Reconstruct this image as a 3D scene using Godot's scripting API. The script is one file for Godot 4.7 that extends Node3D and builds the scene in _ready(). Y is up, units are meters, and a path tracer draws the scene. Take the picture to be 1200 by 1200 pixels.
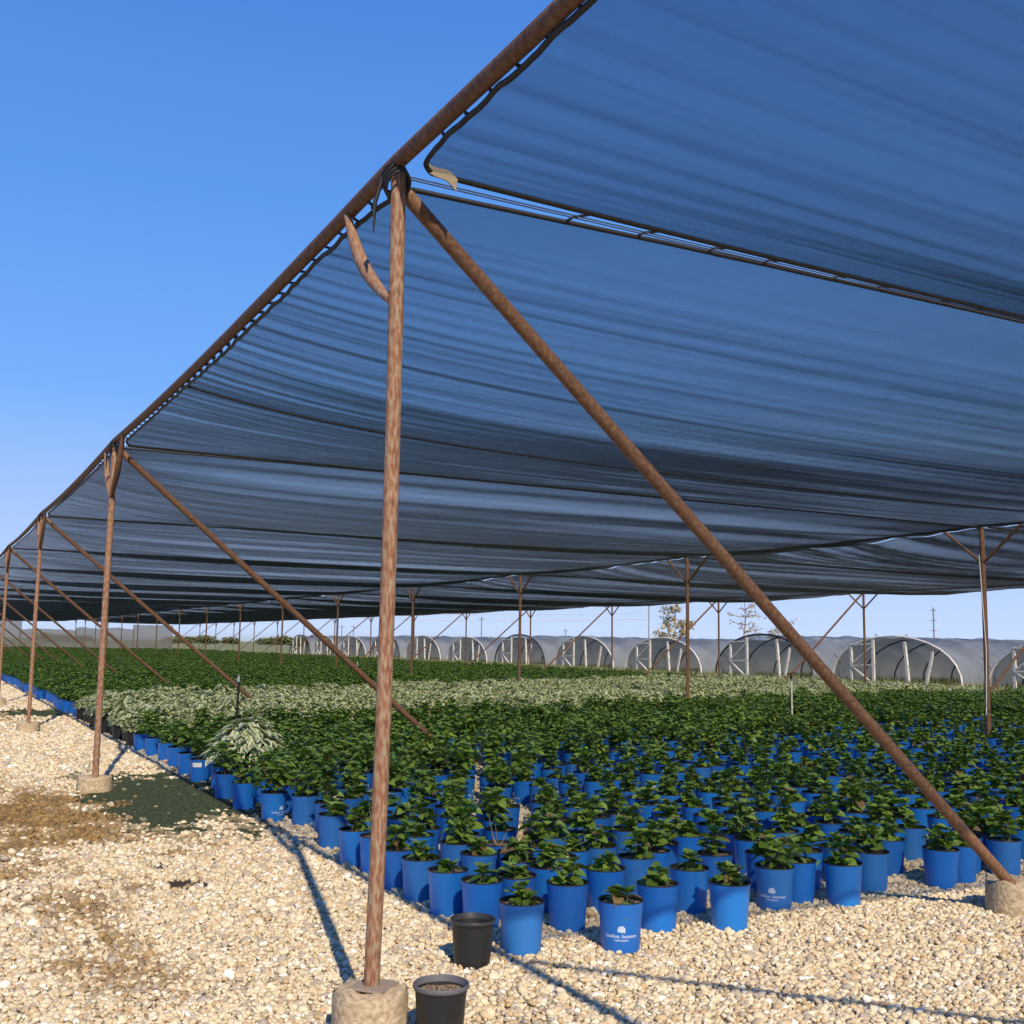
extends Node3D
# Nursery shade house: rusty posts, sagging black shade cloth, blue potted hydrangeas on pale gravel.

const X0 := 1.691        # edge row of posts
const BAY := 13.38       # across
const Z0 := 4.309        # first post
const STEP := 7.819      # along
const H := 3.60          # top of posts
const ROWS := 16
const EYE := Vector3(0, 1.556, 0)
var YAW := deg_to_rad(27.9994)
var PITCH := deg_to_rad(6.8837)
var ROLL := deg_to_rad(-0.9646)
const FOCAL := 1293.7

var M := {}
var taken := {}
var rng := RandomNumberGenerator.new()
var nz := FastNoiseLite.new()
var nzb := FastNoiseLite.new()

# ---------------------------------------------------------------- mesh helpers
class MB:
	var v := PackedVector3Array()
	var n := PackedVector3Array()
	var c := PackedColorArray()
	var u := PackedVector2Array()
	var i := PackedInt32Array()
	func vert(p: Vector3, nn: Vector3, col := Color.WHITE, uv := Vector2.ZERO) -> int:
		v.append(p); n.append(nn); c.append(col); u.append(uv)
		return v.size() - 1
	func tri(a: int, b: int, d: int) -> void:
		var cr := (v[b] - v[a]).cross(v[d] - v[a])
		if cr.dot(n[a] + n[b] + n[d]) > 0.0:
			i.append(a); i.append(d); i.append(b)
		else:
			i.append(a); i.append(b); i.append(d)
	func quad(a: int, b: int, d: int, e: int) -> void:
		tri(a, b, d); tri(a, d, e)
	func mesh() -> ArrayMesh:
		var arr := []
		arr.resize(Mesh.ARRAY_MAX)
		arr[Mesh.ARRAY_VERTEX] = v; arr[Mesh.ARRAY_NORMAL] = n; arr[Mesh.ARRAY_COLOR] = c
		arr[Mesh.ARRAY_TEX_UV] = u; arr[Mesh.ARRAY_INDEX] = i
		var m := ArrayMesh.new()
		m.add_surface_from_arrays(Mesh.PRIMITIVE_TRIANGLES, arr)
		return m

func tube(mb: MB, pts: Array, r, seg := 8, caps := true, col := Color.WHITE) -> void:
	var rings := []
	var ref := Vector3.UP
	for k in pts.size():
		var a: Vector3 = pts[max(k - 1, 0)]
		var b: Vector3 = pts[min(k + 1, pts.size() - 1)]
		var d := (b - a).normalized()
		if k == 0:
			ref = Vector3.UP if absf(d.y) < 0.9 else Vector3.RIGHT
		var s := d.cross(ref).normalized()
		var t := s.cross(d).normalized()
		ref = t
		var rr: float = r[k] if r is Array else r
		var ring := []
		for j in seg:
			var ang := TAU * j / seg
			var nn := s * cos(ang) + t * sin(ang)
			ring.append(mb.vert(pts[k] + nn * rr, nn, col, Vector2(float(j) / seg, k)))
		rings.append(ring)
	for k in pts.size() - 1:
		for j in seg:
			var j2 := (j + 1) % seg
			mb.quad(rings[k][j], rings[k][j2], rings[k + 1][j2], rings[k + 1][j])
	if caps:
		for e in [0, pts.size() - 1]:
			var d2: Vector3 = ((pts[1] - pts[0]) if e == 0 else (pts[e - 1] - pts[e])).normalized() * -1.0
			var ci := mb.vert(pts[e], d2, col)
			var ids := []
			for j in seg:
				ids.append(mb.vert(mb.v[rings[e][j]], d2, col))
			for j in seg:
				mb.tri(ci, ids[j], ids[(j + 1) % seg])

func lathe(mb: MB, prof: Array, seg := 20, at := Vector3.ZERO, wob := 0.0, col := Color.WHITE, notch := 0.0) -> void:
	# prof: [r, y] from outside bottom upward; normals from the profile
	var rings := []
	for k in prof.size():
		var a: Vector2 = prof[max(k - 1, 0)]
		var b: Vector2 = prof[min(k + 1, prof.size() - 1)]
		var t := (b - a).normalized()
		var ring := []
		for j in seg:
			var ang := TAU * j / seg
			var rr: float = prof[k].x
			var yy: float = prof[k].y
			if wob > 0.0:
				rr *= 1.0 + wob * nz.get_noise_3d(cos(ang) * 30.0 + at.x * 50.0, yy * 90.0, sin(ang) * 30.0 + at.z * 50.0)
				yy += 0.35 * wob * nz.get_noise_3d(cos(ang) * 60.0 * rr * 5.0 + at.z, 7.0, sin(ang) * 60.0 * rr * 5.0) * (0.2 if k > 0 else 0.0)
			if notch > 0.0 and k == 0 and j % 3 == 0:
				yy += notch
			var nn := Vector3(cos(ang) * t.y, -t.x, sin(ang) * t.y)
			ring.append(mb.vert(at + Vector3(cos(ang) * rr, yy, sin(ang) * rr), nn.normalized(), col, Vector2(float(j) / seg, yy)))
		rings.append(ring)
	for k in prof.size() - 1:
		for j in seg:
			var j2 := (j + 1) % seg
			mb.quad(rings[k][j], rings[k][j2], rings[k + 1][j2], rings[k + 1][j])

func box(mb: MB, at: Vector3, size: Vector3, bas := Basis.IDENTITY, col := Color.WHITE) -> void:
	var h := size * 0.5
	for ax in 3:
		for sg in [-1.0, 1.0]:
			var nn := Vector3.ZERO
			nn[ax] = sg
			var a := (ax + 1) % 3
			var b := (ax + 2) % 3
			var ids := []
			for q in [[-1, -1], [1, -1], [1, 1], [-1, 1]]:
				var p := Vector3.ZERO
				p[ax] = h[ax] * sg; p[a] = h[a] * q[0]; p[b] = h[b] * q[1]
				ids.append(mb.vert(at + bas * p, bas * nn, col, Vector2(p[a], p[b])))
			mb.quad(ids[0], ids[1], ids[2], ids[3])

func bar(mb: MB, a: Vector3, b: Vector3, w: float, d: float) -> void:
	var dir := (b - a).normalized()
	var up := Vector3.UP if absf(dir.y) < 0.95 else Vector3.RIGHT
	var s := dir.cross(up).normalized()
	box(mb, (a + b) * 0.5, Vector3(w, d, a.distance_to(b)), Basis(s, dir.cross(s), dir))

# ---------------------------------------------------------------- scene helpers
func numbered(called: String) -> String:
	if not taken.has(called):
		taken[called] = 0
		return called
	taken[called] += 1
	return "%s_%03d" % [called, taken[called]]

func obj(called: String, mesh: Mesh, mat: Material, parent: Node = self) -> MeshInstance3D:
	var o := MeshInstance3D.new()
	o.name = numbered(called) if parent == self else called
	o.mesh = mesh
	o.material_override = mat
	o.cast_shadow = GeometryInstance3D.SHADOW_CASTING_SETTING_ON
	parent.add_child(o, true)
	return o

func tag(o: Node, label: String, category: String, group := "") -> void:
	o.set_meta("label", label)
	o.set_meta("category", category)
	if group != "":
		o.set_meta("group", group)

func thing(called: String, at: Vector3, label: String, category: String, group := "", turn := 0.0) -> Node3D:
	var o := Node3D.new()
	o.name = numbered(called)
	add_child(o, true)
	o.position = at
	o.rotation.y = turn
	tag(o, label, category, group)
	return o

func lin(r: float, g: float, b: float, a := 1.0) -> Color:
	var c := Color(r, g, b).linear_to_srgb()
	c.a = a
	return c

func mat(r: float, g: float, b: float, rough := 0.7, vc := false) -> StandardMaterial3D:
	var m := StandardMaterial3D.new()
	m.albedo_color = lin(r, g, b)
	m.roughness = rough
	m.vertex_color_use_as_albedo = vc
	m.cull_mode = BaseMaterial3D.CULL_DISABLED
	return m

func noise_tex(size: int, freq: float, stops: Array, sd := 1, oct := 4, kind := FastNoiseLite.TYPE_SIMPLEX_SMOOTH) -> ImageTexture:
	# stops: [[0..1, linear Color], ...]
	var f := FastNoiseLite.new()
	f.noise_type = kind
	f.seed = sd
	f.frequency = freq
	f.fractal_octaves = oct
	var im := f.get_seamless_image(size, size)
	var g := Gradient.new()
	g.offsets = PackedFloat32Array(stops.map(func(s): return s[0]))
	g.colors = PackedColorArray(stops.map(func(s): return s[1].linear_to_srgb()))
	var out := Image.create(size, size, true, Image.FORMAT_RGB8)
	for y in size:
		for x in size:
			out.set_pixel(x, y, g.sample(im.get_pixel(x, y).r))
	return ImageTexture.create_from_image(out)

func triplanar(m: StandardMaterial3D, sc: float, world := false) -> void:
	m.uv1_triplanar = true
	m.uv1_world_triplanar = world
	m.uv1_scale = Vector3.ONE * sc

func heights(m: StandardMaterial3D, tex: Texture2D, cm: float) -> void:
	m.heightmap_enabled = true
	m.heightmap_texture = tex
	m.heightmap_scale = cm

func project(p: Vector3) -> Vector3:
	# photograph pixel (1200 wide) and depth of a world point, for picking which things show largest
	var q := p - EYE
	var fw := q.x * sin(YAW) - q.z * cos(YAW)
	var la := q.x * cos(YAW) + q.z * sin(YAW)
	var cz := fw * cos(PITCH) + q.y * sin(PITCH)
	var cy := q.y * cos(PITCH) - fw * sin(PITCH)
	if cz < 0.2:
		return Vector3(-9999, -9999, -1)
	var x := la * cos(ROLL) - cy * sin(ROLL)
	var y := la * sin(ROLL) + cy * cos(ROLL)
	return Vector3(600 + FOCAL * x / cz, 600 - FOCAL * y / cz, cz)

func ground_at(u: float, v: float, y := 0.0) -> Vector3:
	var x := (u - 600) / FOCAL
	var yy := (600 - v) / FOCAL
	var la := x * cos(ROLL) + yy * sin(ROLL)
	var cy := -x * sin(ROLL) + yy * cos(ROLL)
	var fw := cos(PITCH) - cy * sin(PITCH)
	var up := cy * cos(PITCH) + sin(PITCH)
	var t := (y - EYE.y) / up
	return Vector3(t * (fw * sin(YAW) + la * cos(YAW)), y, t * (-fw * cos(YAW) + la * sin(YAW)))

const ORDER := ["first", "second", "third", "fourth", "fifth", "sixth", "seventh", "eighth", "ninth", "tenth", "eleventh", "twelfth", "thirteenth", "fourteenth", "fifteenth", "sixteenth", "seventeenth"]

func nth(k: int) -> String:
	return ORDER[clampi(k, 0, 16)]

func row_z(k: int) -> float:
	return -Z0 - STEP * k

# ---------------------------------------------------------------- materials
func materials() -> void:
	var L := func(r, g, b): return Color(r, g, b)
	var rust := mat(0.80, 0.80, 0.76, 0.82)
	rust.albedo_texture = noise_tex(512, 0.022, [[0.0, L.call(0.13, 0.06, 0.04)], [0.30, L.call(0.21, 0.095, 0.055)], [0.42, L.call(0.33, 0.15, 0.075)], [0.5, L.call(0.27, 0.13, 0.085)], [0.58, L.call(0.36, 0.20, 0.13)], [0.68, L.call(0.40, 0.29, 0.215)], [0.78, L.call(0.29, 0.26, 0.17)], [1.0, L.call(0.36, 0.33, 0.29)]], 3, 7)
	triplanar(rust, 3.2)
	rust.uv1_scale = Vector3(5.0, 1.1, 5.0)
	heights(rust, noise_tex(256, 0.08, [[0.0, Color.BLACK], [1.0, Color.WHITE]], 5, 4), 0.12)
	M.rust = rust
	var dark := mat(0.84, 0.84, 0.80, 0.75)  # browner rust with olive patches; its darker tone also paints in cloth shade
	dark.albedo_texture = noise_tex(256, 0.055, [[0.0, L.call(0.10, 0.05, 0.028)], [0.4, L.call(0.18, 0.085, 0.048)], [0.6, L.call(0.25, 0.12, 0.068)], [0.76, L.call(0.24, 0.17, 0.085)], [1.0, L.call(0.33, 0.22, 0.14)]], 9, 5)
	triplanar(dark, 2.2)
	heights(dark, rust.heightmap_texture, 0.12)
	M.shaded_brown_rust = dark
	var shaded_beam := mat(0.66, 0.62, 0.60, 0.7)  # same rust darkened further: shade of the pipe underside put into the colour
	shaded_beam.albedo_texture = dark.albedo_texture
	triplanar(shaded_beam, 1.7)
	M.shaded_beam = shaded_beam
	var con := mat(1, 1, 1, 0.95)
	con.albedo_texture = noise_tex(256, 0.03, [[0.0, L.call(0.22, 0.155, 0.09)], [0.4, L.call(0.38, 0.29, 0.18)], [0.6, L.call(0.47, 0.375, 0.25)], [1.0, L.call(0.60, 0.52, 0.38)]], 21, 5)
	triplanar(con, 3.0)
	heights(con, noise_tex(256, 0.06, [[0.0, Color.BLACK], [1.0, Color.WHITE]], 22, 5), 0.4)
	M.concrete = con
	# knitted shade cloth: open mesh; plies of the same knit give it its thickness
	var knit := Image.create(64, 64, false, Image.FORMAT_RGBA8)
	for y in 64:
		for x in 64:
			var fx := absf(fmod(x + 0.5, 16.0) / 8.0 - 1.0)
			var fy := absf(fmod(y + 0.5, 16.0) / 8.0 - 1.0)
			knit.set_pixel(x, y, Color(1, 1, 1, maxf(fx, fy)))
	var cloth := StandardMaterial3D.new()
	cloth.albedo_texture = ImageTexture.create_from_image(knit)
	cloth.albedo_color = lin(0.028, 0.027, 0.026)
	cloth.roughness = 0.55
	cloth.transparency = BaseMaterial3D.TRANSPARENCY_ALPHA_SCISSOR
	cloth.alpha_scissor_threshold = 0.86
	cloth.cull_mode = BaseMaterial3D.CULL_DISABLED
	M.cloth = cloth
	M.plate = mat(0.27, 0.215, 0.17, 0.85)
	M.black = mat(0.012, 0.012, 0.013, 0.6)
	M.wire = mat(0.08, 0.08, 0.085, 0.5)
	M.wire.metallic = 0.6
	# pots
	var blue := mat(0.010, 0.145, 0.53, 0.42)
	heights(blue, rust.heightmap_texture, 0.04)
	triplanar(blue, 2.0)
	M.blue = blue
	M.blues = [blue]
	for q in [[0.016, 0.17, 0.55, 0.36], [0.022, 0.155, 0.47, 0.55], [0.012, 0.125, 0.46, 0.48]]:
		var other: StandardMaterial3D = blue.duplicate()
		other.albedo_color = lin(q[0], q[1], q[2])
		other.roughness = q[3]
		M.blues.append(other)
	M.pot_black = mat(0.014, 0.015, 0.016, 0.5)
	M.pot_dust = mat(0.10, 0.10, 0.115, 0.6)
	M.pot_rim = mat(0.03, 0.031, 0.034, 0.4)
	M.white = mat(0.78, 0.78, 0.76, 0.6)
	M.print = mat(0.70, 0.78, 0.88, 0.55)
	var soil := mat(1, 1, 1, 1.0)
	soil.albedo_texture = noise_tex(128, 0.09, [[0.0, L.call(0.03, 0.02, 0.014)], [0.40, L.call(0.15, 0.105, 0.068)], [0.6, L.call(0.34, 0.245, 0.16)], [1.0, L.call(0.42, 0.33, 0.23)]], 31, 4)
	triplanar(soil, 5.0)
	heights(soil, noise_tex(128, 0.12, [[0.0, Color.BLACK], [1.0, Color.WHITE]], 33, 3), 1.2)
	M.soil = soil
	var leaf := mat(1, 1, 1, 0.38, true)
	leaf.backlight_enabled = true
	leaf.backlight = Color(0.45, 0.6, 0.2)
	M.leaf = leaf
	var pale := mat(1, 1, 1, 0.55, true)
	pale.backlight_enabled = true
	pale.backlight = Color(0.4, 0.45, 0.25)
	M.pale_leaf = pale
	M.stem = mat(0.16, 0.13, 0.06, 0.8)
	M.twig = mat(0.34, 0.25, 0.16, 0.9)
	# gravel
	var peb := mat(1, 1, 1, 0.9, true)
	peb.albedo_texture = noise_tex(128, 0.05, [[0.0, L.call(0.72, 0.68, 0.62)], [0.5, L.call(0.95, 0.93, 0.9)], [1.0, L.call(1, 1, 1)]], 51, 4)
	triplanar(peb, 14.0, true)
	M.pebble = peb
	var bed := mat(1, 1, 1, 1.0)
	bed.albedo_texture = noise_tex(512, 0.11, [[0.0, L.call(0.10, 0.075, 0.05)], [0.38, L.call(0.25, 0.195, 0.13)], [0.55, L.call(0.42, 0.34, 0.235)], [1.0, L.call(0.6, 0.51, 0.38)]], 53, 3)
	triplanar(bed, 0.9, true)
	heights(bed, noise_tex(512, 0.11, [[0.0, Color.BLACK], [1.0, Color.WHITE]], 53, 3), 2.0)
	M.bed = bed
	var moss := mat(1, 1, 1, 1.0)
	moss.albedo_texture = noise_tex(256, 0.05, [[0.0, L.call(0.008, 0.012, 0.004)], [0.5, L.call(0.028, 0.050, 0.009)], [0.72, L.call(0.065, 0.09, 0.02)], [1.0, L.call(0.12, 0.10, 0.05)]], 57, 5)
	triplanar(moss, 1.3, true)
	heights(moss, noise_tex(256, 0.16, [[0.0, Color.BLACK], [1.0, Color.WHITE]], 58, 3), 2.5)
	M.moss = moss
	M.dirt = mat(0.035, 0.022, 0.015, 1.0)
	var grass := mat(1, 1, 1, 1.0)
	grass.albedo_texture = noise_tex(512, 0.02, [[0.0, L.call(0.06, 0.075, 0.022)], [0.45, L.call(0.13, 0.15, 0.045)], [0.6, L.call(0.22, 0.21, 0.09)], [1.0, L.call(0.32, 0.27, 0.15)]], 61, 5)
	triplanar(grass, 0.05, true)
	M.grass = grass
	M.blade = mat(1, 1, 1, 0.8, true)
	# tunnels
	var film := mat(1, 1, 1, 0.6)
	film.albedo_texture = noise_tex(256, 0.012, [[0.0, L.call(0.10, 0.12, 0.145)], [0.5, L.call(0.17, 0.195, 0.225)], [1.0, L.call(0.28, 0.30, 0.32)]], 71, 4)
	triplanar(film, 0.12)
	film.transparency = BaseMaterial3D.TRANSPARENCY_ALPHA
	film.albedo_color = Color(1, 1, 1, 0.64)
	M.film = film
	var net := mat(0.19, 0.195, 0.19, 0.8)
	net.transparency = BaseMaterial3D.TRANSPARENCY_ALPHA
	net.albedo_color.a = 0.8
	M.net = net
	var paint := mat(1, 1, 1, 0.7)
	paint.albedo_texture = noise_tex(128, 0.03, [[0.0, L.call(0.30, 0.27, 0.23)], [0.5, L.call(0.56, 0.54, 0.50)], [1.0, L.call(0.72, 0.71, 0.68)]], 73, 4)
	triplanar(paint, 1.0)
	M.paint = paint
	M.steel = mat(0.42, 0.43, 0.45, 0.45)
	M.wood = mat(0.20, 0.17, 0.14, 0.9)
	M.bark = mat(0.30, 0.23, 0.17, 0.9)
	M.tan = mat(0.42, 0.36, 0.26, 0.9)

# ---------------------------------------------------------------- structure
func rope(pts: Array, r: float, seg := 6) -> ArrayMesh:
	var mb := MB.new()
	tube(mb, pts, r, seg)
	return mb.mesh()

func footing(parent: Node, at: Vector3, r: float, h: float, plate: bool, sd: float) -> void:
	var mb := MB.new()
	var seg := 26
	var prof := [Vector2(r * 1.02, -0.06), Vector2(r, h * 0.35), Vector2(r * 1.0, h * 0.8), Vector2(r * 0.97, h * 0.95), Vector2(r * 0.9, h), Vector2(r * 0.5, h * 1.01), Vector2(0.001, h)]
	var rings := []
	for k in prof.size():
		var ring := []
		for j in seg:
			var a := TAU * j / seg
			var rr: float = prof[k].x * (1.0 + 0.16 * nz.get_noise_3d(cos(a) * 28 + sd * 31.0, prof[k].y * 130.0, sin(a) * 28))
			var yy: float = prof[k].y + 0.05 * nz.get_noise_3d(cos(a) * 40 * rr / r + sd * 17, 3.0 * sd, sin(a) * 40 * rr / r) * float(k > 1)
			var nn := Vector3(cos(a), 0.05, sin(a)) if k < 4 else Vector3(cos(a) * 0.2, 1, sin(a) * 0.2)
			ring.append(mb.vert(at + Vector3(cos(a) * rr, yy, sin(a) * rr), nn.normalized()))
		rings.append(ring)
	for k in prof.size() - 1:
		for j in seg:
			var j2 := (j + 1) % seg
			mb.quad(rings[k][j], rings[k][j2], rings[k + 1][j2], rings[k + 1][j])
	var f := obj("footing", mb.mesh(), M.concrete, parent)
	if plate:
		var pb := MB.new()
		box(pb, at + Vector3(0.012, h + 0.008, 0.0), Vector3(0.15, 0.010, 0.15), Basis(Vector3.UP, 0.7))
		obj("base_plate", pb.mesh(), M.plate, f)

func bent(a: Vector3, b: Vector3, bow: Vector3, n := 6) -> Array:
	var o := []
	for k in n + 1:
		var t := float(k) / n
		o.append(a.lerp(b, t) + bow * 4.0 * t * (1.0 - t))
	return o

func edge_post(k: int) -> void:
	var lb := "rusty edge post, %s along the gravel track counting from the black pots" % nth(k)
	if k == 0:
		lb = "rusty edge post on a pale footing beside the two black pots"
	elif k == 1:
		lb = "rusty edge post with its footing by the dark green algae patch"
	elif k == -1:
		lb = "rusty edge post carrying the free end of the roof pipe"
	var t := thing("edge_post", Vector3(X0, 0, row_z(k)), lb, "post", "rusty edge posts along the gravel track")
	var fh := 0.19 if k == 0 else 0.16
	footing(t, Vector3(0, 0, 0), 0.142 if k == 0 else 0.175, fh, k == 0, k * 1.7 + 2.0)
	var mb := MB.new()
	var lean := 0.0 if k > 0 else 0.012
	tube(mb, bent(Vector3(0, fh * 0.6, 0), Vector3(lean, H - 0.015, 0), Vector3(-0.006 if k else 0.012, 0, 0.008)), 0.0325, 14)
	obj("pole", mb.mesh(), M.rust, t)
	# arms up to the roof pipe
	for s in ([-1] if k == 0 else [-1, 1]):
		var ab := MB.new()
		var pts := []
		var rad := []
		for q in 9:
			var f := q / 8.0
			var bow := sin(f * PI) * 0.05
			pts.append(Vector3(-0.012, H - 0.58 + 0.58 * f - bow * 0.6, s * (0.005 + 0.585 * f + bow)))
			rad.append(0.018 + 0.014 * sin(PI * clampf(f, 0.0, 1.0)))
		tube(ab, pts, rad, 8)
		var am := obj("arm", ab.mesh(), M.rust if s < 0 else M.shaded_brown_rust, t)
		if k == 0:
			var hb := MB.new()
			box(hb, Vector3(-0.023, H - 0.332, -0.320), Vector3(0.016, 0.05, 0.008), Basis(Vector3.RIGHT, -0.75))
			obj("slot", hb.mesh(), M.black, am)
	# long brace
	var foot := Vector3(4.24, 0.2, -0.34) if k == 0 else Vector3(4.15, 0.2, -0.2)
	if k != -1:
		footing(t, Vector3(foot.x + 0.05, 0, foot.z), 0.18, 0.19, false, k * 2.3 + 9.0)
	var bb := MB.new()
	tube(bb, bent(Vector3(0.03, H - 0.04, -0.05), foot - Vector3(0, 0.03, 0), Vector3(0, -0.02, 0.02), 8), 0.034, 14)
	var br := obj("brace", bb.mesh(), M.shaded_brown_rust, t)
	if k == 0:
		br.set_meta("label", "leaning brace pipe in brown rust darkened for shade")
	# ties round the joint
	if k >= 0 and k < 4:
		var tb := MB.new()
		for q in 4:
			var loop := []
			for a in 13:
				var an := TAU * a / 12.0
				loop.append(Vector3(0.052 * cos(an), H - 0.015 - 0.022 * q + 0.05 * sin(an), 0.05 * sin(an) + (q - 1.5) * 0.02))
			tube(tb, loop, 0.007, 5)
		tube(tb, [Vector3(-0.05, H - 0.03, -0.03), Vector3(-0.075, H - 0.14, -0.05), Vector3(-0.07, H - 0.27, -0.07)], [0.009, 0.011, 0.003], 5)
		obj("tie_strap", tb.mesh(), M.black, t)

func inner_post(k: int, far: bool) -> void:
	var x := X0 + BAY * (2 if far else 1)
	var grp := "rusty posts of the far side" if far else "rusty posts in the middle of the field"
	var lb := ("thin braced post of the far side, in line with the %s edge post" if far else "forked post, rust toned for shade, among the plants, in line with the %s edge post") % nth(k)
	if k < 0:
		lb = "forked post, rust toned for shade, beyond the free hem of the shade cloth"
	var t := thing("far_post" if far else "field_post", Vector3(x, 0, row_z(k)), lb, "post", grp)
	var mb := MB.new()
	tube(mb, bent(Vector3(0, -0.03, 0), Vector3(0, H - 0.02, 0), Vector3(0.01, 0, 0)), 0.04, 10)
	obj("pole", mb.mesh(), M.shaded_brown_rust, t)
	for s in [-1, 1]:
		var ab := MB.new()
		tube(ab, [Vector3(0, H - 0.60, s * 0.01), Vector3(0, H - 0.03, s * 0.74)], 0.027, 8)
		obj("arm", ab.mesh(), M.shaded_brown_rust, t)
	if far:
		var bb := MB.new()
		tube(bb, [Vector3(-0.03, H - 0.06, 0), Vector3(-4.2, 0.0, 0)], 0.034, 10)
		obj("brace", bb.mesh(), M.shaded_brown_rust, t)

func pipe_y(t: float) -> float:
	return H + 0.035 - 0.05 * 4.0 * t * (1.0 - t)

func roof_beams() -> void:
	for line in 3:
		for k in range(-1, ROWS):
			var x := X0 + BAY * line
			if line > 0 and k < 0:
				continue
			var pts := []
			for q in 9:
				var t := q / 8.0
				pts.append(Vector3(x, pipe_y(t) + (0.0 if line == 0 else -0.03), row_z(k) - STEP * t))
			var mb := MB.new()
			tube(mb, pts, 0.035 if line == 0 else 0.022, 12 if line == 0 else 7)
			var nm: String = ["roof_pipe", "ridge_cable", "side_cable"][line]
			var o := obj(nm, mb.mesh(), M.shaded_beam if line == 0 else M.black)
			var lb: String = ["rusty roof pipe on the cloth edge between the %s and %s edge posts", "black cable under the cloth joining the %s and %s forked posts", "black cable along the far hem joining the %s and %s braced posts"][line] % [nth(k), nth(k + 1)]
			if line == 0 and k == 0:
				lb = "rusty roof pipe sloping from the post by the black pots to the next post"
			elif line == 0 and k == -1:
				lb = "rusty roof pipe leading up past the first post over the open gravel"
			tag(o, lb, "pipe" if line == 0 else "cable", ["roof pipes along the edge", "ridge cables", "far side cables"][line])

# ---------------------------------------------------------------- shade cloth
func cloth_y(u: float, t: float, x: float, z: float, k: int) -> float:
	# u 0..1 across the bay from the edge, t 0..1 along
	var e := 1.0 - exp(-u * 9.0)
	var e2 := 1.0 - exp(-(1.0 - u) * 9.0)
	var big := 0.05 + 0.31 * e * e2
	if k < 0:
		big *= 0.3
	var g := sqrt((t - 0.44) * (t - 0.44) + 0.0225)
	var dip := (lerpf(0.4648, 0.5797, t) - g) / 0.366
	var y := H - 0.02 - big * dip
	var split := 0.56
	var lobe := t / split if t < split else (t - split) / (1.0 - split)
	y -= (0.012 + 0.02 * e * e2) * 4.0 * lobe * (1.0 - lobe)
	# folds running across the bay
	var fade := minf(1.0, minf(t, 1.0 - t) * 14.0)
	var wide := nzb.get_noise_2d(z * 16.0 + k * 71.0, x * 0.9 + k * 13.0)
	y += wide * (0.014 + 0.045 * e * (1.0 if k > 0 else 0.45)) * fade
	var fine := nzb.get_noise_2d(z * 95.0 + k * 37.0, x * 2.2)
	var amt := 0.35 + 0.65 * exp(-u * 5.0) + 0.6 * maxf(0.0, nz.get_noise_2d(z * 9.0, x * 2.0 + 50.0))
	y += fine * (0.0075 if k < 1 else 0.003) * amt * fade
	# slanting creases pulled from the row cable
	if t < 0.5:
		var cr := nz.get_noise_2d((x - z * 0.85) * 42.0, (x + z) * 4.0 + k * 20.0)
		y += 0.008 * maxf(0.0, cr - 0.15) * smoothstep(0.5, 0.05, t)
	return y

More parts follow.
